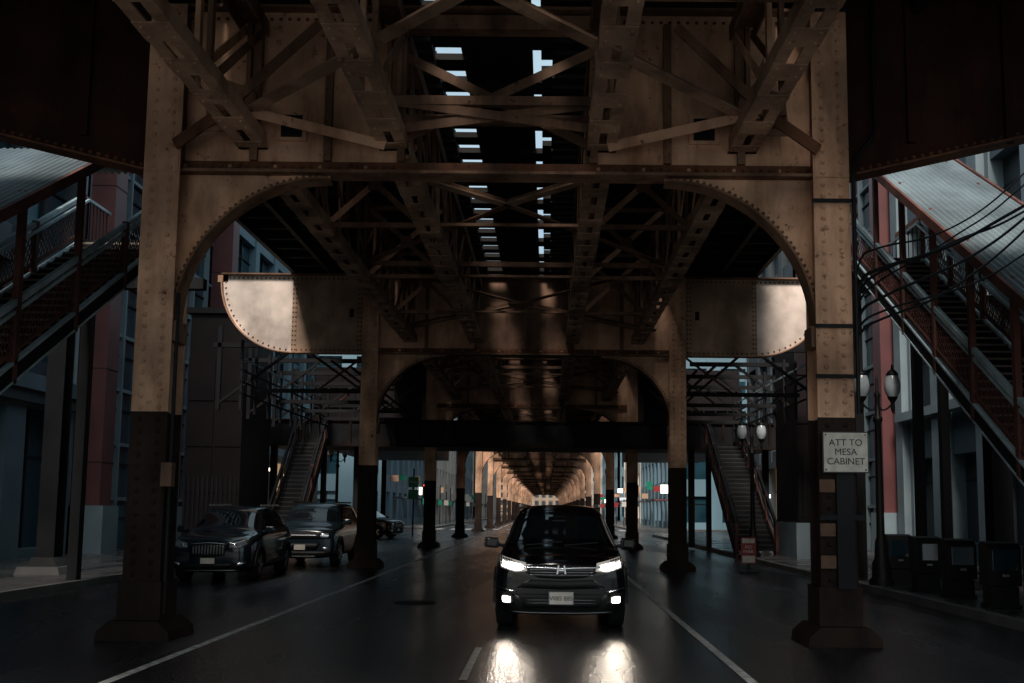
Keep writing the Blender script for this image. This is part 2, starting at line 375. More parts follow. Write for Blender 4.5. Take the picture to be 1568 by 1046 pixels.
# longitudinal trusses
mb = MB()
ys = [-2.4]+BY
ZC = 6.42; ZU = 8.12
for si in range(len(ys)-1):
    y0, y1 = ys[si]+.1, ys[si+1]-.1
    near = si < 3
    for ti, x in enumerate(TR):
        m = CHORD
        mb.box(x-.19, x-.05, y0, y1, ZC-.02, ZC, m); mb.box(x+.05, x+.19, y0, y1, ZC-.02, ZC, m)
        mb.box(x-.19, x-.17, y0, y1, ZC, ZC+.16, m); mb.box(x+.17, x+.19, y0, y1, ZC, ZC+.16, m)
        nb = int((y1-y0)/(.75 if near else 2.4))
        for k in range(nb+1):
            yy = y0+(y1-y0)*k/nb
            mb.box(x-.19, x+.19, yy-.19, yy+.19, ZC-.035, ZC-.022, m)
            if si < 2:
                for dx in (-.13, .13): mb.rivet(x+dx, yy-.1, ZC-.035, .024, m, '-z'); mb.rivet(x+dx, yy+.1, ZC-.035, .024, m, '-z')
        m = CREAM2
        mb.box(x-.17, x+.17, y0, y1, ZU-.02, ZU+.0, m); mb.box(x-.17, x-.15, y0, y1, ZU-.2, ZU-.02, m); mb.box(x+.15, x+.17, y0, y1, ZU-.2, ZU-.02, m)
        npn = 8; d = (y1-y0)/npn
        for k in range(npn+1):
            yy = y0+d*k
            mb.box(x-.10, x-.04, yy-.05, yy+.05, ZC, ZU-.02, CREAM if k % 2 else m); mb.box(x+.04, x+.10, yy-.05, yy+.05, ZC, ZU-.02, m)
            if k < npn:
                a, b = ((yy, ZC+.08), (yy+d, ZU-.1)) if (k < npn/2) == 0 else ((yy, ZU-.1), (yy+d, ZC+.08))
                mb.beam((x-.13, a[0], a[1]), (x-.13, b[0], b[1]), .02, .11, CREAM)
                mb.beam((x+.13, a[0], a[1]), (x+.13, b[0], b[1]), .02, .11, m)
                if near: mb.prismx([(yy-.22, ZC-.0), (yy+.22, ZC-.0), (yy+.14, ZC+.3), (yy-.14, ZC+.3)], x-.165, x-.145, CREAM)
    nf = 4
    for k in range(1, nf):
        yy = y0+(y1-y0)*k/nf
        for a, b in ((0, 1), (2, 3)):
            xa, xb = TR[a]+.15, TR[b]-.15
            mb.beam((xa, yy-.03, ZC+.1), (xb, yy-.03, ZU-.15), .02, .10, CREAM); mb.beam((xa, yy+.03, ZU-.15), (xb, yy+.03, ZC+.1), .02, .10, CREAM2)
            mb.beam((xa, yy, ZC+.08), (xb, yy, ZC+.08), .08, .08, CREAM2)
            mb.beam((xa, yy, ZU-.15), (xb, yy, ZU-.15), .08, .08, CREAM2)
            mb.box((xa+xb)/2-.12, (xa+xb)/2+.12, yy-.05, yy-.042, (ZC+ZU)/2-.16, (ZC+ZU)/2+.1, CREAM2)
        mb.beam((TR[1], yy, ZC+.1), (TR[2], yy, ZC+.1), .07, .05, CREAM2)
    zl = ZC+.35
    e = 3.3
    for (ya, yb) in ((y1, y1-e), (y0, y0+e)):
        for x in (TR[0]-.25, TR[3]+.2):
            mb.beam((x, ya, zl), (C-.03, yb, zl), .17, .03, CHORD); mb.beam((x, ya+.06, zl+.06), (C-.03, yb+.06, zl+.06), .02, .12, CREAM2)
    ym = (y0+y1)/2
    for x in (TR[0], TR[3]):
        mb.beam((C, y0+e, zl), (x, ym, zl), .13, .03, CREAM2); mb.beam((C, y1-e, zl+.04), (x, ym, zl+.04), .13, .03, CREAM2)
    mb.beam((TR[0], ym, zl), (TR[3], ym, zl), .1, .1, CREAM2)
    for x in (TR[0]-.2, TR[3]+.2, C):
        yy = y1 if x != C else y1-e
        mb.box(x-.3, x+.3, yy-.35, yy+.0, zl-.03, zl-.018, CREAM2)
mb.obj("track_trusses", EL)
mb = MB()
y = BY[0]
for x, d in ((TR[0]-.2, 1), (TR[3]+.2, -1)):
    mb.beam((x, y-.4, 6.8), (x+d*2.0, y-.3, 6.35), .02, .13, CREAM)
    mb.beam((x, y-.4, 6.85), (x+d*1.1, y-.3, 8.0), .02, .13, CREAM2)
    mb.beam((x, y-.42, 6.8), (x-d*.75, y-.27, 6.35), .03, .16, RUSTY)
    mb.prism([(x-.35, 6.5), (x+.35, 6.5), (x+.3, 7.05), (x-.1, 7.2), (x-.3, 7.0)], y-.36, y-.34, CREAM2)
    for k in range(6): mb.rivet(x-.22+.09*k, y-.36, 6.6, .022, RUSTY); mb.rivet(x-.2+.07*k, y-.36, 6.9, .022, RUSTY)
mb.beam((TR[1]-.1, y-.3, 6.55), (TR[2]+.1, y-.3, 6.95), .02, .12, CREAM2); mb.beam((TR[2]+.1, y-.33, 6.55), (TR[1]-.1, y-.33, 6.95), .02, .12, CREAM2)
mb.beam((TR[1]-.1, y-.3, 6.95), (TR[2]+.1, y-.3, 6.95), .1, .12, CREAM2)
mb.obj("near_bent_bracing", EL)
# deck
mb = MB()
zt = ZT+.06
Y0, Y1 = 1.0, 300.0
k = 0; y = Y0
while y < Y1:
    fine = y < 70
    w = .26 if fine else .8
    mb.box(TR[0]-.45, C-1.05, y, y+w, zt, zt+.24, WOOD)
    mb.box(C+.72, TR[3]+.45, y, y+w, zt, zt+.24, WOOD)
    if k % 2 == 0: mb.box(C-1.05, C-.45, y, y+w*1.45, zt+.10, zt+.20, WOOD)
    if k % 2 == 1: mb.box(C+.55, C+.72, y, y+w*1.4, zt+.10, zt+.20, WOOD)
    if k % 4 == 0: mb.box(C-.45, C+.72, y, y+w*1.7, zt+.1, zt+.20, WOOD)
    y += .38 if fine else .95; k += 1
mb.box(TR[0]-.45, TR[1]-.10, Y0, Y1, zt+.25, zt+.30, WOOD)
mb.box(TR[2]+.10, TR[3]+.45, Y0, Y1, zt+.25, zt+.30, WOOD)
for x in (TR[1]+.0,): mb.box(x-.1, x+.12, Y0, Y1, zt+.25, zt+.42, WOOD)
mb.box(C-.66, C+.42, Y0, Y1, zt+.21, zt+.26, WOOD)
for x in (TR[0]+.2, TR[1]-.22, TR[2]+.22, TR[3]-.2): mb.box(x-.04, x+.04, Y0, Y1, zt+.305, zt+.45, DARKST)
mb.obj("track_deck", EL)
# side platforms
mb = MB()
for d in (-1, 1):
    for (ya, yb, ow) in ((0, 13.0, 9.3), (13.0, 58, 6.75)):  # near stretch has added width to keep sun off the near outer plates
        mb.box(C+d*3.75, C+d*ow, ya, yb, zt+.31, zt+.40, WOOD)
        for xx in (4.5, 5.6, ow-.1):
            mb.box(C+d*xx-.06, C+d*xx+.06, ya, yb, zt-.0, zt+.31, DARKST)
        yy = ya
        while yy < yb:
            mb.box(C+d*3.8, C+d*ow, yy, yy+.12, zt+.12, zt+.30, WOOD); yy += .9
    mb.box(C+d*6.7, C+d*6.75, 13, 58, zt+.45, zt+1.5, DARKST)
mb.obj("side_platforms", EL)
xr = CX[1]
curve("conduit", [(4.3, 12.2, 9.0), (4.3, 12.2, 8.3), (4.3, 12.2, 6.85), (4.28, 12.15, 6.6), (4.0, 12.1, 6.3), (3.94, 12.02, 6.1), (3.94, 12.02, 5.7), (3.94, 12.02, 2.9)], .028, BLACK, EL)
curve("column_conduit", [(CX[0]+.27, 12.15, 4.4), (CX[0]+.27, 12.15, 3), (CX[0]+.27, 12.15, .3)], .025, DARKST, EL)
mb = MB()
for z in (8.25, 5.65, 3.35, 4.0): 
    mb.box(xr-.26, xr+.29, 12.3-.275, 12.3-.262, z, z+.05, DARKST)
mb.box(xr-.25, xr+.33, 12.0, 12.03, 1.55, 1.62, DARKST)
mb.box(xr-.04, xr+.18, 11.99, 12.02, .7, 2.3, DARKST)
for z in (.95, 1.35, 1.9): mb.box(xr-.24, xr-.05, 12.03, 12.055, z, z+.16, CREAM2)
mb.box(CX[0]+.2, CX[0]+.34, 12.02, 12.14, 1.9, 2.2, CREAM2)
mb.obj("column_bands", EL)
S = empty("posted_sign", (3.74, 11.95, 2.40))
mb = MB(); mb.box(-.29, .29, 0, .02, -.26, .26, SIGNK); mb.box(-.275, .275, -.006, -.001, -.245, .245, SIGNW)
for sx in (-.25, .25):
    for sz in (-.22, .22): mb.rivet(sx, -.006, sz, .012, SIGNK)
mb.obj("plate", S)
text("lettering", "ATT TO\nMESA\nCABINET", .118, (0, -.009, .0), SIGNK, S)
CB = empty("overhead_cables")
for i, (z2, z1, sag, x2, y2) in enumerate(((8.6, 4.6, .7, 9.5, 16), (8.0, 4.45, .9, 9.5, 16), (7.4, 4.3, 1.0, 9.8, 16.5), (8.3, 4.9, 1.1, 9.6, 15.5), (9.0, 5.2, 1.5, 9.4, 16), (8.8, 4.2, 1.9, 9.6, 15.5), (7.9, 4.75, .4, 9.9, 16.5))):
    p = [(3.95, 12.4, 3.2), (3.97, 12.4, z1-.2)]
    for k in range(1, 9):
        q = k/8; p.append((4.0+(x2-4.0)*q, 12.5+(y2-12.5)*q, z1+(z2-z1)*q-sag*4*q*(1-q)*.5+random.uniform(-.04, .04)))
    curve("cable_%d" % i, p, (.014, .022, .016, .026, .014, .018, .02)[i], BLACK, CB)

# ------------------------------------------------------------------ ground, road, sidewalks
mb = MB(); mb.add([(-700,-400,0),(700,-400,0),(700,900,0),(-700,900,0)], [(0,1,2,3)], CONCD); mb.obj("ground")
mb = MB()
def sheet(mb, x0, x1, y0, y1, z, m): mb.add([(x0,y0,z),(x1,y0,z),(x1,y1,z),(x0,y1,z)], [(0,1,2,3)], m)
sheet(mb, -9.4, 6.7, -30, 400, .004, ASPH); sheet(mb, -120, -9.4, 62, 76, .004, ASPH); sheet(mb, 6.7, 120, 62, 76, .004, ASPH)
mb.obj("road")
mb = MB()
sheet(mb, -4.17, -4.06, -10, 58, .008, WHITE); sheet(mb, 1.95, 2.05, -10, 58, .008, WHITE)
for y in (-5, 24, 32, 40, 48): 
    sheet(mb, -.86, -.74, y, y+3.0, .008, WHITE)
sheet(mb, -.84, -.76, 9.4, 11.6, .008, WHITE2)
sheet(mb, -4, 1.9, 59.5, 60.0, .008, WHITE)
for k in range(14): sheet(mb, -9+k*1.15, -8.5+k*1.15, 77, 80, .008, WHITE)
sheet(mb, -4.17, -4.05, 82, 300, .008, WHITE); sheet(mb, 1.95, 2.07, 82, 300, .008, WHITE)
mb.obj("road_markings")
mb = MB()
for (x0, x1) in ((-30, -9.4), (6.7, 28)):
    for (a, b) in ((-30, 61), (77, 400)):
        kx = x1 if x1 < 0 else x0; s = -1 if x1 < 0 else 1
        mb.box(kx, kx+s*.16, a, b, 0, .145, CONC); mb.box(kx+s*.16, x0 if s < 0 else x1, a, b, 0, .14, SIDEW)
mb.obj("sidewalk")
mb = MB(); mb.lathe(-2.3, 17, [(.36, .005), (.36, .012), (.30, .014), (.0001, .014)], DARKST, 20); mb.obj("manhole_cover")

# ------------------------------------------------------------------ buildings
def facade(mb, axis, pos, nrm, a0, a1, z0, z1, bay, fl, pier, span, mw, mg, ms=None, depth=.35, sub=2):
    ms = ms or mw
    def bx(a, b, n0, n1, c, d, m):
        p, q = pos+nrm*n0, pos+nrm*n1
        if axis == 'x': mb.box(p, q, a, b, c, d, m)
        else: mb.box(a, b, p, q, c, d, m)
    bx(a0+.05, a1-.05, -depth-.05, -depth, z0, z1, mg)
    n = max(1, round((a1-a0)/bay)); w = (a1-a0)/n
    for i in range(n+1):
        c = a0+w*i
        bx(max(a0, c-pier/2), min(a1, c+pier/2), -depth, 0.0, z0, z1, mw)
        if i < n:
            for k in range(1, sub):
                cc = c+w*k/sub; bx(cc-.04, cc+.04, -depth, -depth+.08, z0, z1, DARKST)
    nf = max(1, round((z1-z0)/fl)); h = (z1-z0)/nf
    for j in range(nf+1):
        z = z0+h*j
        bx(a0+.01, a1-.01, -depth+.002, -.06, max(z0, z-span/2), min(z1, z+span/2), ms)
        if j < nf:
            bx(a0+.02, a1-.02, -depth, -depth+.06, z+h*.62, z+h*.62+.06, DARKST)
            for i in range(n):
                if random.random() < .35 and h > 2.5:
                    hh = random.uniform(.2, .6)*h
                    bx(a0+w*i+pier/2, a0+w*(i+1)-pier/2, -depth, -depth+.03, z+h-hh, z+h-.05, ms)
def building(name, x0, x1, y0, y1, h, face, **k):
    e = empty(name); mb = MB()
    dpt = .45
    mb.box(x0+dpt, x1-dpt, y0+dpt, y1-dpt, 0, h, FARD)
    gz = k.pop('gz', 0); 
    if face > 0: facade(mb, 'x', x1, 1, y0, y1, gz, h, **k)
    else: facade(mb, 'x', x0, -1, y0, y1, gz, h, **k)
    facade(mb, 'y', y0, -1, x0+.0, x1-.0, gz, h, **k)
    mb.box(x0-.15, x1+.15, y0-.15, y1+.15, h, h+.5, k['mw'])
    mb.obj("walls_and_windows", e)
    return e
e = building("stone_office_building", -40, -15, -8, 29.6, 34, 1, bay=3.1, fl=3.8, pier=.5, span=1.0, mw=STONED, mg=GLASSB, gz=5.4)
mb = MB()
facade(mb, 'x', -14.8, 1, -8, 29.6, 0, 4.9, 3.1, 4.9, .95, .8, STONE, GLASS, depth=.6)
mb.box(-15.6, -14.5, -8, 29.7, 4.9, 5.35, STONE); mb.box(-15.5, -14.6, -8, 29.65, 4.55, 4.897, STONED)
mb.obj("ground_floor", e)
e = building("glass_office_building", -38, -14.9, 30, 42.5, 36, 1, bay=1.5, fl=1.9, pier=.10, span=.12, mw=STONEL, mg=GLASSB, depth=.2, sub=1)
mb = MB()
for y in (30.6, 36.3, 42):
    mb.box(-15, -14.1, y-.45, y+.35, 1.65, 36, REDP); mb.box(-15, -13.9, y-.6, y+.5, .1, 1.65, STONEL)
for y in (30.6, 36.3, 42):
    for z in range(3, 36, 3): mb.box(-14.99, -14.09, y-.455, y+.355, z, z+.03, DARKST)
mb.obj("red_pilasters", e)
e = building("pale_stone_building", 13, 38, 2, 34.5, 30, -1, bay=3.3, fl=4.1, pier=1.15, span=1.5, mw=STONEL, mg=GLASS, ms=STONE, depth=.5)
mb = MB()
for i in range(11):
    y = 2+32.5/10*i; mb.box(12.75, 13.0, y-.32, y+.32, 0, 30, STONEL)
mb.box(12.6, 13, 2, 34.5, 4.9, 5.2, STONEL)
mb.obj("pier_fins", e)
e = building("glass_office_building", 13.1, 36, 34.9, 47, 36, -1, bay=1.5, fl=1.9, pier=.10, span=.12, mw=STONEL, mg=GLASSB, depth=.2, sub=1)
mb = MB()
for y in (35.6, 41.2, 46.6):
    mb.box(12.4, 13.2, y-.4, y+.4, 1.65, 36, REDP); mb.box(12.2, 13.2, y-.5, y+.5, .1, 1.65, STONEL)
mb.obj("red_pilasters", e)
def tower(x0, x1, y0, y1, h, base):
    e = empty("elevator_tower"); mb = MB()
    mb.box(x0+.04, x1-.04, y0+.04, y1-.04, .1, h, DBROWN)
    for zz in range(int(h/1.6)+1):
        for i in range(2):
            a = x0+(x1-x0)*i/2+.03; b = x0+(x1-x0)*(i+1)/2-.03
            z = base+zz*1.6
            if z+1.5 < h: mb.box(a, b, y0, y0+.05, z+.03, z+1.56, DBROWN)
    n = int((x1-x0)/.16)
    for i in range(n): mb.box(x0+.05+i*.16, x0+.12+i*.16, y0-.04, y0, base+.2, base+2.2, DARKST)
    mb.box(x0-.06, x1+.06, y0-.08, y1+.06, .1, base, STONEL)
    mb.box(x0-.1, x1+.1, y0-.1, y1+.1, h, h+.2, DARKST)
    mb.obj("cladding", e)
tower(-12.6, -10.6, 33, 36.5, 8.4, .5); tower(8.1, 9.6, 31, 34, 8.4, 1.3)
e = building("corner_shop_building", -34, -14.6, 43.5, 60, 22, 1, bay=3.2, fl=3.6, pier=.6, span=.9, mw=FARB, mg=GLASSB, gz=4.4)
mb = MB(); facade(mb, 'x', -14.4, 1, 43.5, 60, 0, 4.4, 3.3, 4.4, .3, .7, STONED, WARM, depth=.5)
facade(mb, 'y', 43.4, -1, -24, -14.6, 0, 4.4, 2.6, 2.1, .3, .9, STONED, WARM, depth=.3)
for y, z, l in ((45, 3.4, 2.2), (48.6, 3.5, 1.6), (52, 3.3, 2.6), (46, 1.4, 1.2), (55.5, 3.4, 2.0)): mb.box(-14.38, -14.30, y, y+l, z, z+.16, TUBE)
mb.obj("shopfront", e)
e = building("corner_shop_building", 12.6, 30, 48, 60, 24, -1, bay=2.8, fl=3.4, pier=.7, span=1.2, mw=FARD, mg=GLASSB, gz=4.4)
mb = MB(); facade(mb, 'x', 12.4, -1, 48, 60, 0, 4.4, 3.3, 4.4, .3, .7, STONED, WARM, depth=.5)
for y, z, l in ((49, 3.3, 1.4), (53, 2.4, 1.6), (56.5, 3.2, 2.0)): mb.box(12.3, 12.38, y, y+l, z, z+.2, TUBE)
mb.obj("shopfront", e)
far = [(-13.2, 78, 104, 26, FARB), (-12.6, 105, 131, 38, FARW), (-13.4, 132, 170, 30, FARB), (-12.8, 171, 260, 40, FARW)]
for x, a, b, h, m in far: building("city_building", x-26, x, a, b, h, 1, bay=3.4, fl=3.6, pier=1.2, span=1.4, mw=m, mg=GLASSB)
far = [(10.6, 79, 108, 32, FARB), (11.2, 109, 140, 24, FARW), (10.4, 141, 180, 44, FARB), (11, 181, 262, 30, FARW)]
for x, a, b, h, m in far: building("city_building", x, x+26, a, b, h, -1, bay=3.4, fl=3.6, pier=1.2, span=1.4, mw=m, mg=GLASSB)
building("city_building", -60, 60, 330, 350, 55, 1, bay=2.4, fl=2.6, pier=1.0, span=1.0, mw=FART, mg=FARD)
e = empty("shop_awnings"); mb = MB()
for i in range(16):
    y = 80+i*6.5+random.uniform(-1.5, 1.5)
    for X, s in ((-13.2, 1), (10.4, -1)):
        m = random.choice((SIGNR, SIGNW, SIGNG, TUBE, CREAM, COOL, STONED, WARM))
        zz = random.uniform(2.7, 4.2); hh = random.uniform(.35, 1.1)
        mb.box(X, X+s*random.uniform(.5, 1.0), y, y+.12, zz, zz+hh, m)
        mb.box(X, X+s*1.2, y+1.5, y+random.uniform(3, 5.2), 2.5, 2.65, random.choice((STONED, REDP, FARD)))
        px = X+s*random.uniform(2.3, 3.2); mb.box(px-.05, px+.05, y-.05, y+.05, .14, random.uniform(2.2, 4.5), DARKST)
        mb.box(px-.22, px+.22, y-.07, y-.051, 2.0, 2.5, random.choice((SIGNW, SIGNR, SIGNG, STONED)))
mb.obj("awnings_and_blades", e)

# ------------------------------------------------------------------ stairs
def stair(x0, x1, ya, za, yb, zb_, canopy=2.55, landing=2.2, name="covered_staircase", rail=1.05, canopy_from=0.0, canopy_to=1.0, lattice=True, rm=None, tm=None):
    rm = rm or TEALST; tm = tm or TREAD
    e = empty(name); mb = MB()
    L = yb-ya; H = zb_-za; n = max(3, int(round(H/.175))); sl = H/L
    for i in range(n):
        y = ya+L*i/n; z = za+H*(i+1)/n
        mb.box(x0+.06, x1-.06, y, y+L/n+.02, z-.04, z, tm); mb.box(x0+.06, x1-.06, y+L/n, y+L/n+.015, z-.0, z+H/n-.04, DARKST)
    for x in (x0, x1):
        mb.beam((x, ya, za-.02), (x, yb, zb_-.02), .07, .26, DARKST)
        mb.beam((x, ya, za+.12), (x, yb, zb_+.12), .10, .035, rm)
        mb.beam((x, ya, za-.17), (x, yb, zb_-.17), .10, .03, rm)
        for hh, mm, w in ((rail, rm, .085), (.90, rm, .05), (.28, REDST, .05)):
            mb.beam((x, ya, za+hh), (x, yb, zb_+hh), w, w, mm)
        mb.beam((x+(.12 if x == x0 else -.12), ya, za+.97), (x+(.12 if x == x0 else -.12), yb, zb_+.97), .045, .045, rm)
        if lattice:
            m_ = int(L/.11)
            for k in range(m_):
                q = k/m_; y = ya+L*q; z = za+H*q
                if k+4 < m_:
                    z2 = za+H*(k+3)/m_
                    mb.beam((x, y, z+.28), (x, ya+L*(k+3)/m_, z2+.88), .010, .018, REDST)
                if k > 3:
                    z2 = za+H*(k-4)/m_
                    mb.beam((x, y, z+.28), (x, ya+L*(k-3)/m_, z2+.88), .010, .018, REDST)
        npst = max(2, int(L/1.5))
        for k in range(npst+1):
            q = k/npst; y = ya+L*q; z = za+H*q
            top = canopy if (canopy and canopy_from <= q <= canopy_to) else rail+.05
            mb.box(x-.05, x+.05, y-.05, y+.05, z-.2, z+top, REDST)
    mb.box(x0, x1, yb, yb+landing, zb_-.22, zb_, DARKST)
    for x in (x0, x1):
        mb.beam((x, yb, zb_+rail), (x, yb+landing, zb_+rail), .06, .06, rm)
        for k in range(8): mb.box(x-.01, x+.01, yb+landing*k/8, yb+landing*k/8+.02, zb_, zb_+rail, DARKST)
    for x in (x0+.1, x1-.1):
        mb.box(x-.1, x+.1, yb+.2, yb+.4, .1, zb_-.2, DARKST)
    mb.obj("flight", e)
    if canopy:
        mb = MB()
        y0 = ya+L*canopy_from; z0 = za+H*canopy_from; y9 = ya+L*canopy_to; z9 = za+H*canopy_to
        k = int((x1-x0+.5)/.12); 
        vs = []; fs = []
        m = 4*k
        for i in range(m+1):
            x = x0-.25+(x1-x0+.5)*i/m; dz = (.03, .03, -.03, -.03)[i % 4]
            vs += [(x, y0-.2, z0+canopy-.2*sl+dz), (x, y9, z9+canopy+dz), (x, y9+landing, z9+canopy+dz+.02)]
        for i in range(m): a = i*3; fs += [(a, a+3, a+4, a+1), (a+1, a+4, a+5, a+2)]
        mb.add(vs, fs, CORR)
        for x in (x0-.25, x1+.25):
            mb.beam((x, y0-.2, z0+canopy-.2*sl-.06), (x, y9, z9+canopy-.06), .06, .16, REDST)
            mb.beam((x, y9, z9+canopy-.06), (x, y9+landing, z9+canopy-.06), .06, .16, REDST)
        for q in [i/6 for i in range(7)]:
            y = y0+(y9-y0)*q; z = z0+(z9-z0)*q
            mb.beam((x0-.25, y, z+canopy-.10), (x1+.25, y, z+canopy-.10), .06, .10, DARKST)
        mb.obj("canopy", e)
    return e
stair(-9.7, -8.0, 8.9, .3, 19.3, 7.0, canopy=2.75, canopy_to=.74, landing=1.2)
stair(7.2, 8.8, 11.5, .3, 22.0, 7.5, canopy=2.95)
stair(9.7, 11.3, 13.6, .3, 23.2, 6.9, canopy=2.3)
stair(-10.4, -9.2, 35.4, .15, 39.4, 4.3, canopy=0, landing=.1, lattice=False, rm=DARKST, tm=CONCD, name="steel_staircase")
stair(6.6, 8.0, 33.4, .15, 39.4, 4.3, canopy=0, landing=.1, lattice=False, rm=DARKST, tm=CONCD, name="steel_staircase")
def post(x, y, h):
    e = empty("support_post"); mb = MB()
    mb.box(x-.2, x+.2, y-.2, y-.17, .5, h, DARKST); mb.box(x-.2, x+.2, y+.17, y+.2, .5, h, DARKST); mb.box(x-.05, x+.05, y-.17, y+.17, .5, h, DARKST)
    mb.prism([(x-.5, .14), (x+.5, .14), (x+.45, .3), (x-.45, .3)], y-.5, y+.5, CONC)
    mb.prism([(x-.35, .3), (x+.35, .3), (x+.22, .5), (x-.22, .5)], y-.3, y+.3, CONCD)
    mb.box(x-1.5, x+3.2 if x < 0 else x+1.5, y-.12, y+.12, h, h+.25, DARKST)
    mb.obj("steel_post", e)
post(-11.1, 21.5, 6.6); post(9.2, 19.5, 5.2)
e = empty("station_footbridge"); mb = MB()
mb.box(-12.2, 9.8, 39.6, 39.7, 4.3, 5.25, DARKST); mb.box(-12.2, 9.8, 39.7, 44, 4.3, 4.5, DARKST); mb.box(-12.2, 9.8, 44, 44.1, 4.3, 5.25, DARKST)
mb.box(-12.3, 9.9, 39.5, 39.62, 5.25, 5.32, BROWN); mb.box(-12.3, 9.9, 39.5, 39.6, 4.2, 4.3, BROWN)
for i in range(23): mb.box(-12.15+i*.97, -12.05+i*.97, 39.52, 39.6, 4.3, 5.25, BROWN)
for x in (-11.8, -8.2, 6.2, 9.4): mb.box(x-.12, x+.12, 41, 41.3, .1, 4.3, DARKST)
mb.obj("footbridge_girders", e)
for d in (-1, 1):
    e = empty("station_mezzanine"); mb = MB()
    xa, xb = C+d*5.2, C+d*(9.6 if d > 0 else 10.2)
    mb.box(xa, xb, 44.2, 57, 4.5, 8.2, DBROWN)
    for i in range(9):
        x = xa+(xb-xa)*i/8; mb.box(x-.03, x+.03, 44.12, 44.2, 4.6, 8.1, DARKST)
    for z in (5.4, 6.3, 7.2): mb.box(min(xa, xb), max(xa, xb), 44.1, 44.2, z, z+.06, DARKST)
    mb.obj("mezzanine_box", e)
for d in (-1, 1):
    e = empty("platform_gantry"); mb = MB()
    for y in (29, 32, 35, 38):
        mb.beam((C+d*5.5, y, 6.6), (C+d*9.6, y, 6.6), .12, .14, DARKST); mb.beam((C+d*9.4, y, 4.6), (C+d*9.4, y, 7.2), .12, .12, DARKST)
        mb.beam((C+d*7, y, 6.6), (C+d*9.4, y, 4.8), .08, .08, DARKST)
        mb.beam((C+d*4.7, y, 5.2), (C+d*8.4, y, 5.2), .08, .12, DARKST); mb.beam((C+d*4.7, y, 6.5), (C+d*6.4, y, 5.2), .06, .06, REDST)
    for z in (5.0, 5.35, 5.7, 6.05): mb.beam((C+d*8.4, 28, z), (C+d*8.4, 39.5, z), .05, .05, TEALST if z == 6.05 else DARKST)
    for k in range(9): mb.box(C+d*8.4-.04, C+d*8.4+.04, 28+k*1.4, 28.08+k*1.4, 4.5, 6.6, DARKST)
    for k in range(3): mb.beam((C+d*(5+k*.6), 27.4, 5.7+.2*k), (C+d*(5+k*.6), 41, 5.5+.2*k), .06, .06, REDST if k else DARKST)
    mb.obj("gantry_frame", e)

# ------------------------------------------------------------------ street furniture
def lamp(x, y):
    e = empty("street_lamp", (x, y, .14)); mb = MB()
    mb.lathe(0, 0, [(.26, 0), (.26, .1), (.2, .16), (.19, .45), (.14, .55), (.12, .9), (.085, 1.0), (.075, 2.0), (.065, 3.4), (.10, 3.45), (.10, 3.52), (.055, 3.56), (.05, 3.95), (.075, 4.0), (.03, 4.1), (.03, 4.35), (.0001, 4.42)], BLACK, 16)
    for d in (-1, 1):
        for i in range(8):
            a0 = math.pi*(i/8); a1 = math.pi*((i+1)/8)
            p = lambda a: (d*(.05+.28*(1-math.cos(a))/2), 0, 3.75-.12*math.sin(a)+.15*(1-math.cos(a))/2)
            mb.beam(p(a0), p(a1), .035, .035, BLACK)
        cx = d*.33
        mb.lathe(cx, 0, [(.05, 3.86), (.09, 3.92), (.11, 3.97)], BLACK, 14)
        mb.lathe(cx, 0, [(.10, 3.97), (.155, 4.08), (.17, 4.2), (.155, 4.32), (.12, 4.42)], GLOBE, 16)
        mb.lathe(cx, 0, [(.125, 4.42), (.13, 4.45), (.09, 4.52), (.03, 4.56), (.02, 4.64), (.0001, 4.68)], BLACK, 14)
        mb.lathe(cx, 0, [(.0001, 3.60), (.03, 3.66), (.05, 3.74), (.03, 3.8), (.05, 3.86)], BLACK, 10)
    mb.obj("post_and_lanterns", e)
lamp(7.02, 20.2); lamp(6.95, 32.4); lamp(-9.9, 45)
def newsbox(x, y, rz):
    e = empty("newspaper_box", (x, y, .14), rz); mb = MB()
    mb.box(-.25, .25, -.19, .2, 0, .06, BLACK)
    mb.prismx([(-.17, .06), (.18, .06), (.18, .34), (-.17, .34)], -.22, .22, BLACK)
    mb.prismx([(-.2, .35), (.2, .35), (.2, 1.0), (.10, 1.06), (-.12, 1.03), (-.2, .95)], -.26, .26, BLACK)
    mb.box(-.20, .20, -.212, -.203, .60, .92, GLASS); mb.box(-.05, .05, -.23, -.202, .50, .54, SILVER)
    o = mb.obj("cabinet", e); bv = o.modifiers.new("bv", 'BEVEL'); bv.width = .012; bv.segments = 2
for i in range(6): newsbox(7.3+i*.02+random.uniform(-.05, .05), 12.6+i*1.55, random.uniform(-.15, .1))
def nopark(x, y):
    e = empty("no_parking_sign", (x, y, 0)); mb = MB()
    mb.box(-.25, .25, -.2, .2, .0, .05, BLACK); mb.box(-.02,.02,0.002,.04,.05,.95,DARKST)
    mb.box(-.2, .2, -.02, 0, .25, .95, SIGNR); mb.box(-.17, .17, -.025, -.021, .28, .46, SIGNW); mb.box(-.17, .17, -.025, -.021, .8, .92, SIGNW)
    mb.obj("panel", e)
    text("lettering", "NO\nPARK", .12, (0, -.026, .63), SIGNW, e)
nopark(5.45, 26)
def strsign(x, y):
    e = empty("street_name_sign", (x, y, 0)); mb = MB()
    mb.lathe(0, 0, [(.05, 0), (.05, 4.0), (.0001, 4.02)], DARKST, 10)
    mb.box(-.3, .3, -.08, -.06, 2.9, 3.5, SIGNG); mb.box(-.3, .3, -.08, -.06, 2.2, 2.75, SIGNG)
    mb.obj("pole_and_plates", e)
    text("lettering", "Wells", .2, (0, -.09, 3.2), SIGNW, e)
strsign(-7.9, 56.5)
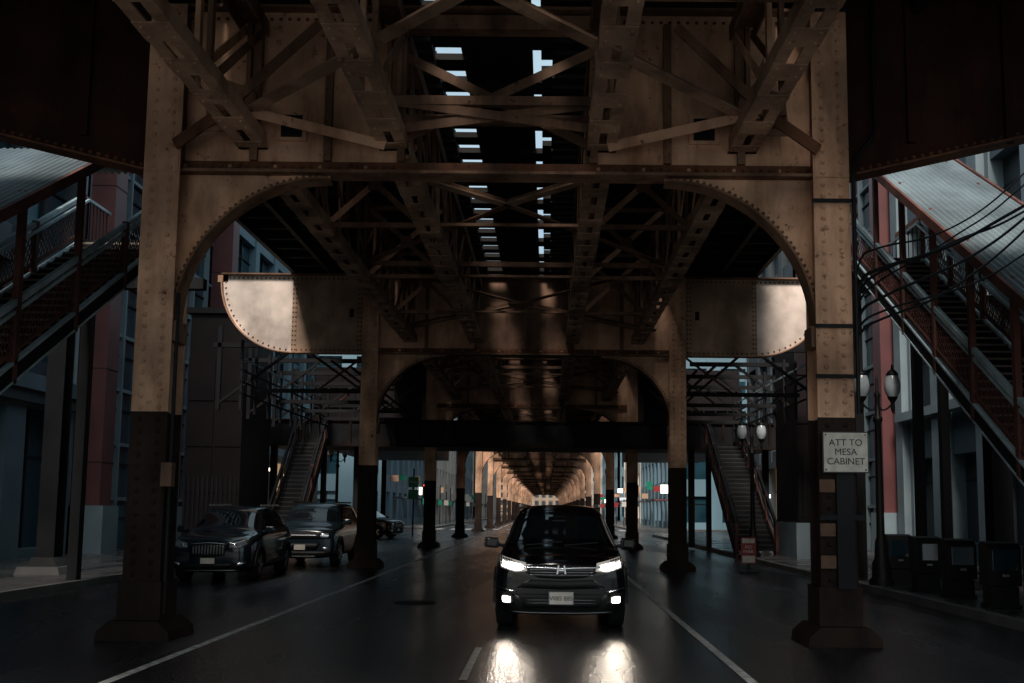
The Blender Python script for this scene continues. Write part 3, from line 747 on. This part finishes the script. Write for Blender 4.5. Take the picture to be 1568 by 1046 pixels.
def tlight(x, y):
    e = empty("traffic_light", (x, y, 0)); mb = MB()
    mb.lathe(0, 0, [(.12, 0), (.08, .3), (.06, 4), (.0001, 4.05)], DARKST, 10)
    mb.box(-.17, .17, -.35, -.1, 2.7, 3.7, BLACK)
    for i, m in enumerate((RUBBER, RUBBER, REDL)): mb.rivet(0, -.35, 2.87+i*.32, .09, m)
    mb.obj("pole_and_head", e)
tlight(-9.9, 77.4); tlight(7.2, 77.4)

# ------------------------------------------------------------------ vehicles
def vehicle(name, loc, rz, paint, st, wheels, wr, win, pillars, W, spec):
    e = empty(name, loc, rz)
    mats = [paint, CARGL, BLACK]
    V = []; F = []; MI = []
    for (y, zb, zbelt, zt, w, wt) in st:
        prof = [(0, zb), (.78*w, zb), (.985*w, zb+.10), (w, zb+(zbelt-zb)*.5), (.985*w, zb+(zbelt-zb)*.85), (.94*w, zbelt), (wt, zt-.05), (wt*.8, zt-.005), (0, zt+.02)]
        full = prof+[(-x, z) for x, z in prof[-2:0:-1]]
        V += [(x, y, z) for x, z in full]
    k = 16
    for s in range(len(st)-1):
        for i in range(k):
            F.append((s*k+i, s*k+(i+1) % k, (s+1)*k+(i+1) % k, (s+1)*k+i))
            seg = i if i < 8 else 15-i
            m = 0
            if seg in (6, 7) and s in win: m = 1
            if seg == 5 and s in pillars: m = 1
            if seg in (0, 1): m = 2
            MI.append(m)
    F.append(tuple(range(k))[::-1]); MI.append(0); F.append(tuple((len(st)-1)*k+i for i in range(k))); MI.append(0)
    me = bpy.data.meshes.new(name+"_body"); me.from_pydata(V, [], F)
    for m in mats: me.materials.append(m)
    me.polygons.foreach_set("material_index", MI)
    bm = bmesh.new(); bm.from_mesh(me); bmesh.ops.recalc_face_normals(bm, faces=bm.faces); bm.to_mesh(me); bm.free()
    o = bpy.data.objects.new("body", me); sc.collection.objects.link(o)
    ss = o.modifiers.new("s", 'SUBSURF'); ss.levels = 2; ss.render_levels = 2
    cut = MB(); 
    for yw in wheels:
        for d in (-1, 1): cut.cylx(d*(W-.30), d*(W+.3), yw, wr+.01, wr+.07, BLACK, 28)
    co = cut.obj("cutter")
    co.data.materials.clear()
    for m in mats: co.data.materials.append(m)
    for p in co.data.polygons: p.material_index = 2
    bo = o.modifiers.new("b", 'BOOLEAN'); bo.object = co; bo.operation = 'DIFFERENCE'; bo.solver = 'EXACT'
    dg = bpy.context.evaluated_depsgraph_get(); dg.update()
    me2 = bpy.data.meshes.new_from_object(o.evaluated_get(dg))
    o.modifiers.clear(); o.data = me2; bpy.data.objects.remove(co)
    for p in me2.polygons: p.use_smooth = True
    bm = bmesh.new(); bm.from_mesh(me2)
    for ed in bm.edges:
        if len(ed.link_faces) == 2 and ed.calc_face_angle(0) > R(40): ed.smooth = False
    bm.to_mesh(me2)
    bvh = BVHTree.FromBMesh(bm); bm.free()
    o.parent = e
    mb = MB()
    def patch(bot, top, mat, off=.012, n=10, m=4, mirror=False, smooth=True):
        for sgn in ((1, -1) if mirror else (1,)):
            def samp(pl, t):
                f = t*(len(pl)-1); i = min(int(f), len(pl)-2); q = f-i
                return (pl[i][0]+(pl[i+1][0]-pl[i][0])*q, pl[i][1]+(pl[i+1][1]-pl[i][1])*q)
            vs = []; fs = []
            for a in range(n+1):
                b0 = samp(bot, a/n); t0 = samp(top, a/n)
                for c in range(m+1):
                    q = c/m; x = sgn*(b0[0]+(t0[0]-b0[0])*q); z = b0[1]+(t0[1]-b0[1])*q
                    hit = bvh.ray_cast(Vector((x, -2, z)), Vector((0, 1, 0)))
                    yy = hit[0].y if hit[0] is not None and hit[0].y < 1.2 else .45
                    vs.append((x, yy-off, z))
            g = (n+1)*(m+1)
            bk = [(x, y+off*.9, z) for x, y, z in vs]
            for a in range(n):
                for c in range(m):
                    i = a*(m+1)+c; fs.append((i, i+m+1, i+m+2, i+1))
            rim = [a*(m+1) for a in range(n+1)]+[n*(m+1)+c for c in range(1, m+1)]+[a*(m+1)+m for a in range(n-1, -1, -1)]+[c for c in range(m-1, 0, -1)]
            for i in range(len(rim)): j = (i+1) % len(rim); fs.append((rim[i], rim[j], rim[j]+g, rim[i]+g))
            mb.add(vs+bk, fs, mat, smooth)
    def fy(x, z):
        h = bvh.ray_cast(Vector((x, -2, z)), Vector((0, 1, 0))); return h[0].y if h[0] is not None else .3
    spec(mb, patch, fy, e)
    mb.obj("front_trim", e)
    wm = MB()
    for yw in wheels:
        for d in (-1, 1):
            xo = d*(W-.02); xi = d*(W-.24)
            wm.cylx(xi, xo-d*.03, yw, wr, wr, RUBBER, 32); wm.cylx(xo-d*.03, xo, yw, wr, wr, RUBBER, 32, wr*.93)
            wm.cylx(xo-d*.02, xo+d*.004, yw, wr, wr*.68, BLACK, 28)
            for s in range(5):
                a = s*2*math.pi/5
                wm.beam((xo+d*.01, yw, wr), (xo+d*.01, yw+wr*.64*math.cos(a), wr+wr*.64*math.sin(a)), .07, .03, SILVER, R(90))
            wm.cylx(xo, xo+d*.02, yw, wr, .06, SILVER, 14)
            for i in range(14):
                a0 = math.pi*(i/14)-.0; a1 = math.pi*((i+1)/14)
                rr = wr+.09
                wm.beam((d*(W-.005), yw+rr*math.cos(a0), wr+rr*math.sin(a0)), (d*(W-.005), yw+rr*math.cos(a1), wr+rr*math.sin(a1)), .045, .06, BLACK)
    wm.obj("wheels", e)
    mm = MB()
    my, mz = spec.mirror
    for d in (-1, 1):
        cx = d*(W+.09)
        mm.prism([(cx-.11, mz-.07), (cx+.09, mz-.085), (cx+.115, mz), (cx+.09, mz+.075), (cx-.09, mz+.085), (cx-.12, mz+.02)], my-.02, my+.10, paint)
        mm.prism([(cx-.09, mz-.055), (cx+.075, mz-.065), (cx+.09, mz), (cx+.07, mz+.06), (cx-.075, mz+.065)], my-.07, my-.02, paint)
        mm.beam((d*(W-.1), my+.05, mz-.05), (cx, my+.05, mz-.03), .05, .05, BLACK)
    mo = mm.obj("mirrors", e); bv = mo.modifiers.new("bv", 'BEVEL'); bv.width = .015; bv.segments = 2
    return e
def paintm(name, col, rough=.1): return simple(name, col, rough, 0.0, .05, coat=0, spec=.45)
st1 = [(0, .34, .80, .88, .68, .56), (.05, .26, .88, .96, .82, .68), (.18, .22, .94, 1.01, .90, .76), (.55, .20, 1.00, 1.06, .925, .80), (1.10, .20, 1.06, 1.12, .93, .80), (1.20, .20, 1.07, 1.15, .93, .79),
       (1.92, .20, 1.09, 1.62, .93, .68), (2.12, .20, 1.10, 1.70, .93, .665), (2.85, .20, 1.10, 1.72, .93, .66), (2.95, .20, 1.10, 1.72, .93, .66), (3.75, .20, 1.12, 1.69, .92, .64), (4.15, .22, 1.13, 1.62, .91, .61), (4.42, .30, 1.10, 1.28, .88, .64), (4.56, .36, .95, 1.0, .76, .60)]
def spec_crv(mb, patch, fy, e):
    patch([(-.47, .80), (-.3, .735), (0, .72), (.3, .735), (.47, .80)], [(-.52, .90), (-.3, .905), (0, .91), (.3, .905), (.52, .90)], BLACK, .012, 16, 5)
    for z in (.775, .81, .845): patch([(-.42, z-.004), (0, z-.006), (.42, z-.004)], [(-.42, z+.004), (0, z+.002), (.42, z+.004)], SILVER, .02, 12, 1)
    patch([(-.86, .935), (-.52, .868), (-.22, .858), (0, .845), (.22, .858), (.52, .868), (.86, .935)], [(-.86, .948), (-.52, .890), (-.22, .884), (0, .875), (.22, .884), (.52, .890), (.86, .948)], CHROME, .03, 28, 2)
    for a, b in (((-.055, .79), (-.038, .905)), ((.055, .79), (.038, .905)), ((-.045, .84), (.045, .84))):
        yy = fy(0, .84)-.055; mb.beam((a[0], yy, a[1]), (b[0], yy, b[1]), .015, .02, CHROME)
    patch([(.46, .825), (.62, .81), (.82, .87)], [(.48, .935), (.66, .975), (.86, 1.01)], LENSL, .015, 10, 4, True)
    patch([(.53, .845), (.62, .84), (.72, .862)], [(.54, .905), (.62, .925), (.72, .945)], HEADL, .034, 8, 3, True)
    patch([(.74, .875), (.80, .89)], [(.74, .93), (.80, .955)], HEADL, .034, 4, 3, True)
    patch([(-.50, .34), (0, .33), (.50, .34)], [(-.62, .52), (0, .52), (.62, .52)], BLACK, .014, 14, 4)
    patch([(-.60, .60), (0, .58), (.60, .60)], [(-.44, .71), (0, .70), (.44, .71)], BLACK, .012, 14, 2)
    for z in (.40, .44): patch([(-.46, z), (.46, z)], [(-.46, z+.005), (.46, z+.005)], SILVER, .022, 10, 1)
    patch([(-.66, .255), (-.3, .25), (.3, .25), (.66, .255)], [(-.70, .285), (-.3, .268), (.3, .268), (.70, .285)], SILVER, .03, 16, 2)
    patch([(.62, .37), (.84, .40)], [(.64, .52), (.86, .56)], BLACK, .014, 6, 4, True)
    patch([(.69, .41), (.79, .415)], [(.69, .48), (.79, .49)], FOGL, .03, 4, 3, True)
    patch([(.60, .55), (.86, .60)], [(.60, .560), (.86, .610)], CHROME, .022, 6, 1, True)
    yy = fy(0, .47)-.05
    mb.box(-.165, .165, yy, yy+.012, .385, .555, SILVER); mb.box(-.152, .152, yy-.005, yy-.001, .395, .545, SIGNW)
    text("plate_text", "W85 885", .082, (0, yy-.008, .465), SIGNK, e)
    mb.beam((-.5, 1.02, 1.135), (.02, 1.14, 1.185), .015, .015, BLACK); mb.beam((.05, 1.02, 1.135), (.55, 1.14, 1.175), .015, .015, BLACK)
    for d in (-1, 1): mb.beam((d*.62, 2.1, 1.715), (d*.62, 3.8, 1.72), .03, .04, SILVER)
spec_crv.mirror = (1.32, 1.16)
PB = paintm("black_car_paint", (.003, .003, .004), .08)
car = vehicle("suv_car", (.20, 13.0, 0), 0, PB, st1, (.93, 3.60), .355, {5}, {6, 7, 9, 10}, .925, spec_crv)
def beamlamp(x, y, z, en, pitch):
    li = bpy.data.lights.new("headlight_beam", 'SPOT'); li.energy = en; li.spot_size = R(80); li.spot_blend = 1; li.shadow_soft_size = .06; li.color = (1, .84, .66)
    o = bpy.data.objects.new("headlight_beam", li); sc.collection.objects.link(o); o.parent = car; o.location = (x, y, z); o.rotation_euler = (R(pitch), 0, R(180))
for d in (-1, 1):
    beamlamp(d*.64, -.10, .88, 18, 90); beamlamp(d*.74, -.10, .45, 8, 90)
def spec_bk(mb, patch, fy, e):
    patch([(-.34, .60), (0, .55), (.34, .60)], [(-.40, .82), (0, .85), (.40, .82)], BLACK, .012, 12, 5)
    for i in range(11):
        x = -.32+.064*i; patch([(x-.006, .60), (x+.006, .60)], [(x-.006, .82), (x+.006, .82)], SILVER, .028, 2, 5)
    patch([(-.38, .83), (0, .86), (.38, .83)], [(-.38, .85), (0, .88), (.38, .85)], CHROME, .03, 10, 1)
    patch([(.45, .76), (.62, .75), (.80, .82)], [(.46, .86), (.62, .90), (.84, .97)], LENS, .015, 8, 4, True)
    patch([(.52, .79), (.60, .79)], [(.52, .85), (.60, .86)], CHROME, .025, 3, 3, True)
    patch([(-.45, .30), (.45, .30)], [(-.55, .42), (.55, .42)], BLACK, .014, 10, 2)
    patch([(-.62, .245), (.62, .245)], [(-.62, .28), (.62, .28)], SILVER, .024, 10, 1)
    patch([(.60, .36), (.78, .40)], [(.60, .43), (.80, .47)], CHROME, .02, 4, 2, True)
    yy = fy(0, .47)-.04
    mb.box(-.15, .15, yy, yy+.01, .42, .54, SIGNW)
    for d in (-1, 1): mb.beam((d*.60, 1.9, 1.69), (d*.60, 3.6, 1.70), .03, .04, SILVER)
spec_bk.mirror = (1.25, 1.13)
PB2 = paintm("dark_blue_paint", (.006, .012, .018), .1)
st2 = [(0, .34, .74, .84, .62, .50), (.06, .26, .84, .93, .80, .66), (.20, .22, .92, .99, .88, .74), (.55, .20, .98, 1.06, .90, .78), (1.02, .20, 1.03, 1.12, .905, .78), (1.12, .20, 1.04, 1.15, .905, .77),
       (1.78, .20, 1.07, 1.58, .905, .65), (2.0, .20, 1.08, 1.66, .905, .63), (2.65, .20, 1.09, 1.69, .905, .62), (2.75, .20, 1.09, 1.69, .905, .62), (3.45, .20, 1.12, 1.65, .90, .60), (3.85, .22, 1.13, 1.56, .89, .56), (4.12, .30, 1.08, 1.22, .86, .60), (4.28, .36, .92, .98, .74, .56)]
vehicle("parked_car", (-7.35, 20.9, 0), R(2), PB2, st2, (.88, 3.40), .35, {5}, {6, 7, 9, 10}, .905, spec_bk)
def spec_br(mb, patch, fy, e):
    patch([(-.82, .80), (0, .80), (.82, .80)], [(-.82, .98), (0, .98), (.82, .98)], BLACK, .014, 18, 4)
    patch([(-.5, .87), (.5, .87)], [(-.5, .91), (.5, .91)], SILVER, .026, 12, 1)
    patch([(.56, .83), (.78, .83)], [(.56, .95), (.78, .95)], LENS, .026, 6, 4, True)
    patch([(.56, .88), (.78, .88)], [(.56, .895), (.78, .895)], COOL, .034, 6, 1, True)
    patch([(-.45, .50), (.45, .50)], [(-.55, .68), (.55, .68)], BLACK, .014, 10, 2)
    patch([(-.78, .30), (.78, .30)], [(-.80, .46), (.80, .46)], BLACK, .014, 12, 2)
    patch([(-.40, .27), (.40, .27)], [(-.44, .33), (.44, .33)], SILVER, .03, 10, 1)
    patch([(.62, .50), (.76, .50)], [(.62, .58), (.76, .58)], LENS, .024, 4, 2, True)
    yy = fy(0, .58)-.04
    mb.box(-.15, .15, yy, yy+.01, .50, .64, SIGNW)
    for d in (-1, 1): mb.beam((d*.64, 1.7, 1.80), (d*.64, 3.8, 1.81), .04, .05, BLACK)
spec_br.mirror = (1.35, 1.25)
st3 = [(0, .36, .92, .98, .78, .66), (.04, .28, .98, 1.04, .88, .74), (.16, .26, 1.02, 1.09, .92, .78), (.5, .25, 1.06, 1.13, .94, .80), (1.15, .25, 1.10, 1.16, .94, .80), (1.25, .25, 1.11, 1.20, .94, .78),
       (1.72, .25, 1.13, 1.66, .94, .70), (1.9, .25, 1.13, 1.77, .94, .69), (2.6, .25, 1.13, 1.79, .94, .69), (2.7, .25, 1.13, 1.79, .94, .69), (3.6, .25, 1.14, 1.79, .94, .69), (4.1, .25, 1.14, 1.77, .93, .68), (4.28, .30, 1.13, 1.66, .92, .67), (4.38, .36, 1.08, 1.2, .85, .66)]
PB3 = paintm("slate_grey_paint", (.012, .021, .028), .12)
vehicle("parked_car", (-6.75, 26.3, 0), R(1), PB3, st3, (.9, 3.55), .37, {5}, {6, 7, 9, 10}, .94, spec_br)
vehicle("parked_car", (-8.2, 53.0, 0), R(70), PB2, st2, (.88, 3.40), .35, {5}, {6, 7, 9, 10}, .905, spec_bk)

# ------------------------------------------------------------------ world, sun, camera
w = bpy.data.worlds.new("World"); sc.world = w; w.use_nodes = True
nt = w.node_tree; bg = nt.nodes["Background"]; sky = nt.nodes.new("ShaderNodeTexSky"); sky.sky_type = 'NISHITA'
sky.sun_disc = False; EV = R(46); AZ = R(190)
sky.sun_elevation = EV; sky.sun_rotation = AZ; sky.air_density = 1.2; sky.dust_density = 4.0; sky.ozone_density = 2.0
tcw = nt.nodes.new("ShaderNodeTexCoord"); nw = nt.nodes.new("ShaderNodeTexNoise"); nw.inputs["Scale"].default_value = 2.5; nw.inputs["Detail"].default_value = 6
nt.links.new(tcw.outputs["Generated"], nw.inputs["Vector"])
mrw = nt.nodes.new("ShaderNodeMapRange"); mrw.inputs[1].default_value = .35; mrw.inputs[2].default_value = .65; mrw.inputs[3].default_value = .35; mrw.inputs[4].default_value = .75
nt.links.new(nw.outputs[0], mrw.inputs[0])
mxw = nt.nodes.new("ShaderNodeMixRGB"); mxw.inputs[2].default_value = (5.6, 7.4, 8.0, 1)
nt.links.new(mrw.outputs[0], mxw.inputs[0]); nt.links.new(sky.outputs[0], mxw.inputs[1])
nt.links.new(mxw.outputs[0], bg.inputs[0]); bg.inputs[1].default_value = .13
sl = bpy.data.lights.new("sun", 'SUN'); sl.energy = 4.0; sl.angle = R(14); sl.color = (1, .91, .82)
so = bpy.data.objects.new("sun", sl); sc.collection.objects.link(so)
d = Vector((math.sin(AZ)*math.cos(EV), math.cos(AZ)*math.cos(EV), math.sin(EV)))
so.rotation_euler = d.to_track_quat('Z', 'Y').to_euler()
cam = bpy.data.cameras.new("camera"); co = bpy.data.objects.new("camera", cam); sc.collection.objects.link(co)
cam.sensor_width = 36; cam.lens = 1460/1568*36; cam.shift_x = -55/1568; cam.shift_y = 111/1568; cam.clip_end = 2000; cam.clip_start = .05
co.matrix_world = Matrix.Translation((0, 0, 1.65)) @ Matrix.Rotation(R(90)+.1, 4, 'X') @ Matrix.Rotation(.009, 4, 'Z')
sc.camera = co
sc.view_settings.view_transform = 'Standard'; sc.view_settings.look = 'None'; sc.view_settings.exposure = 0
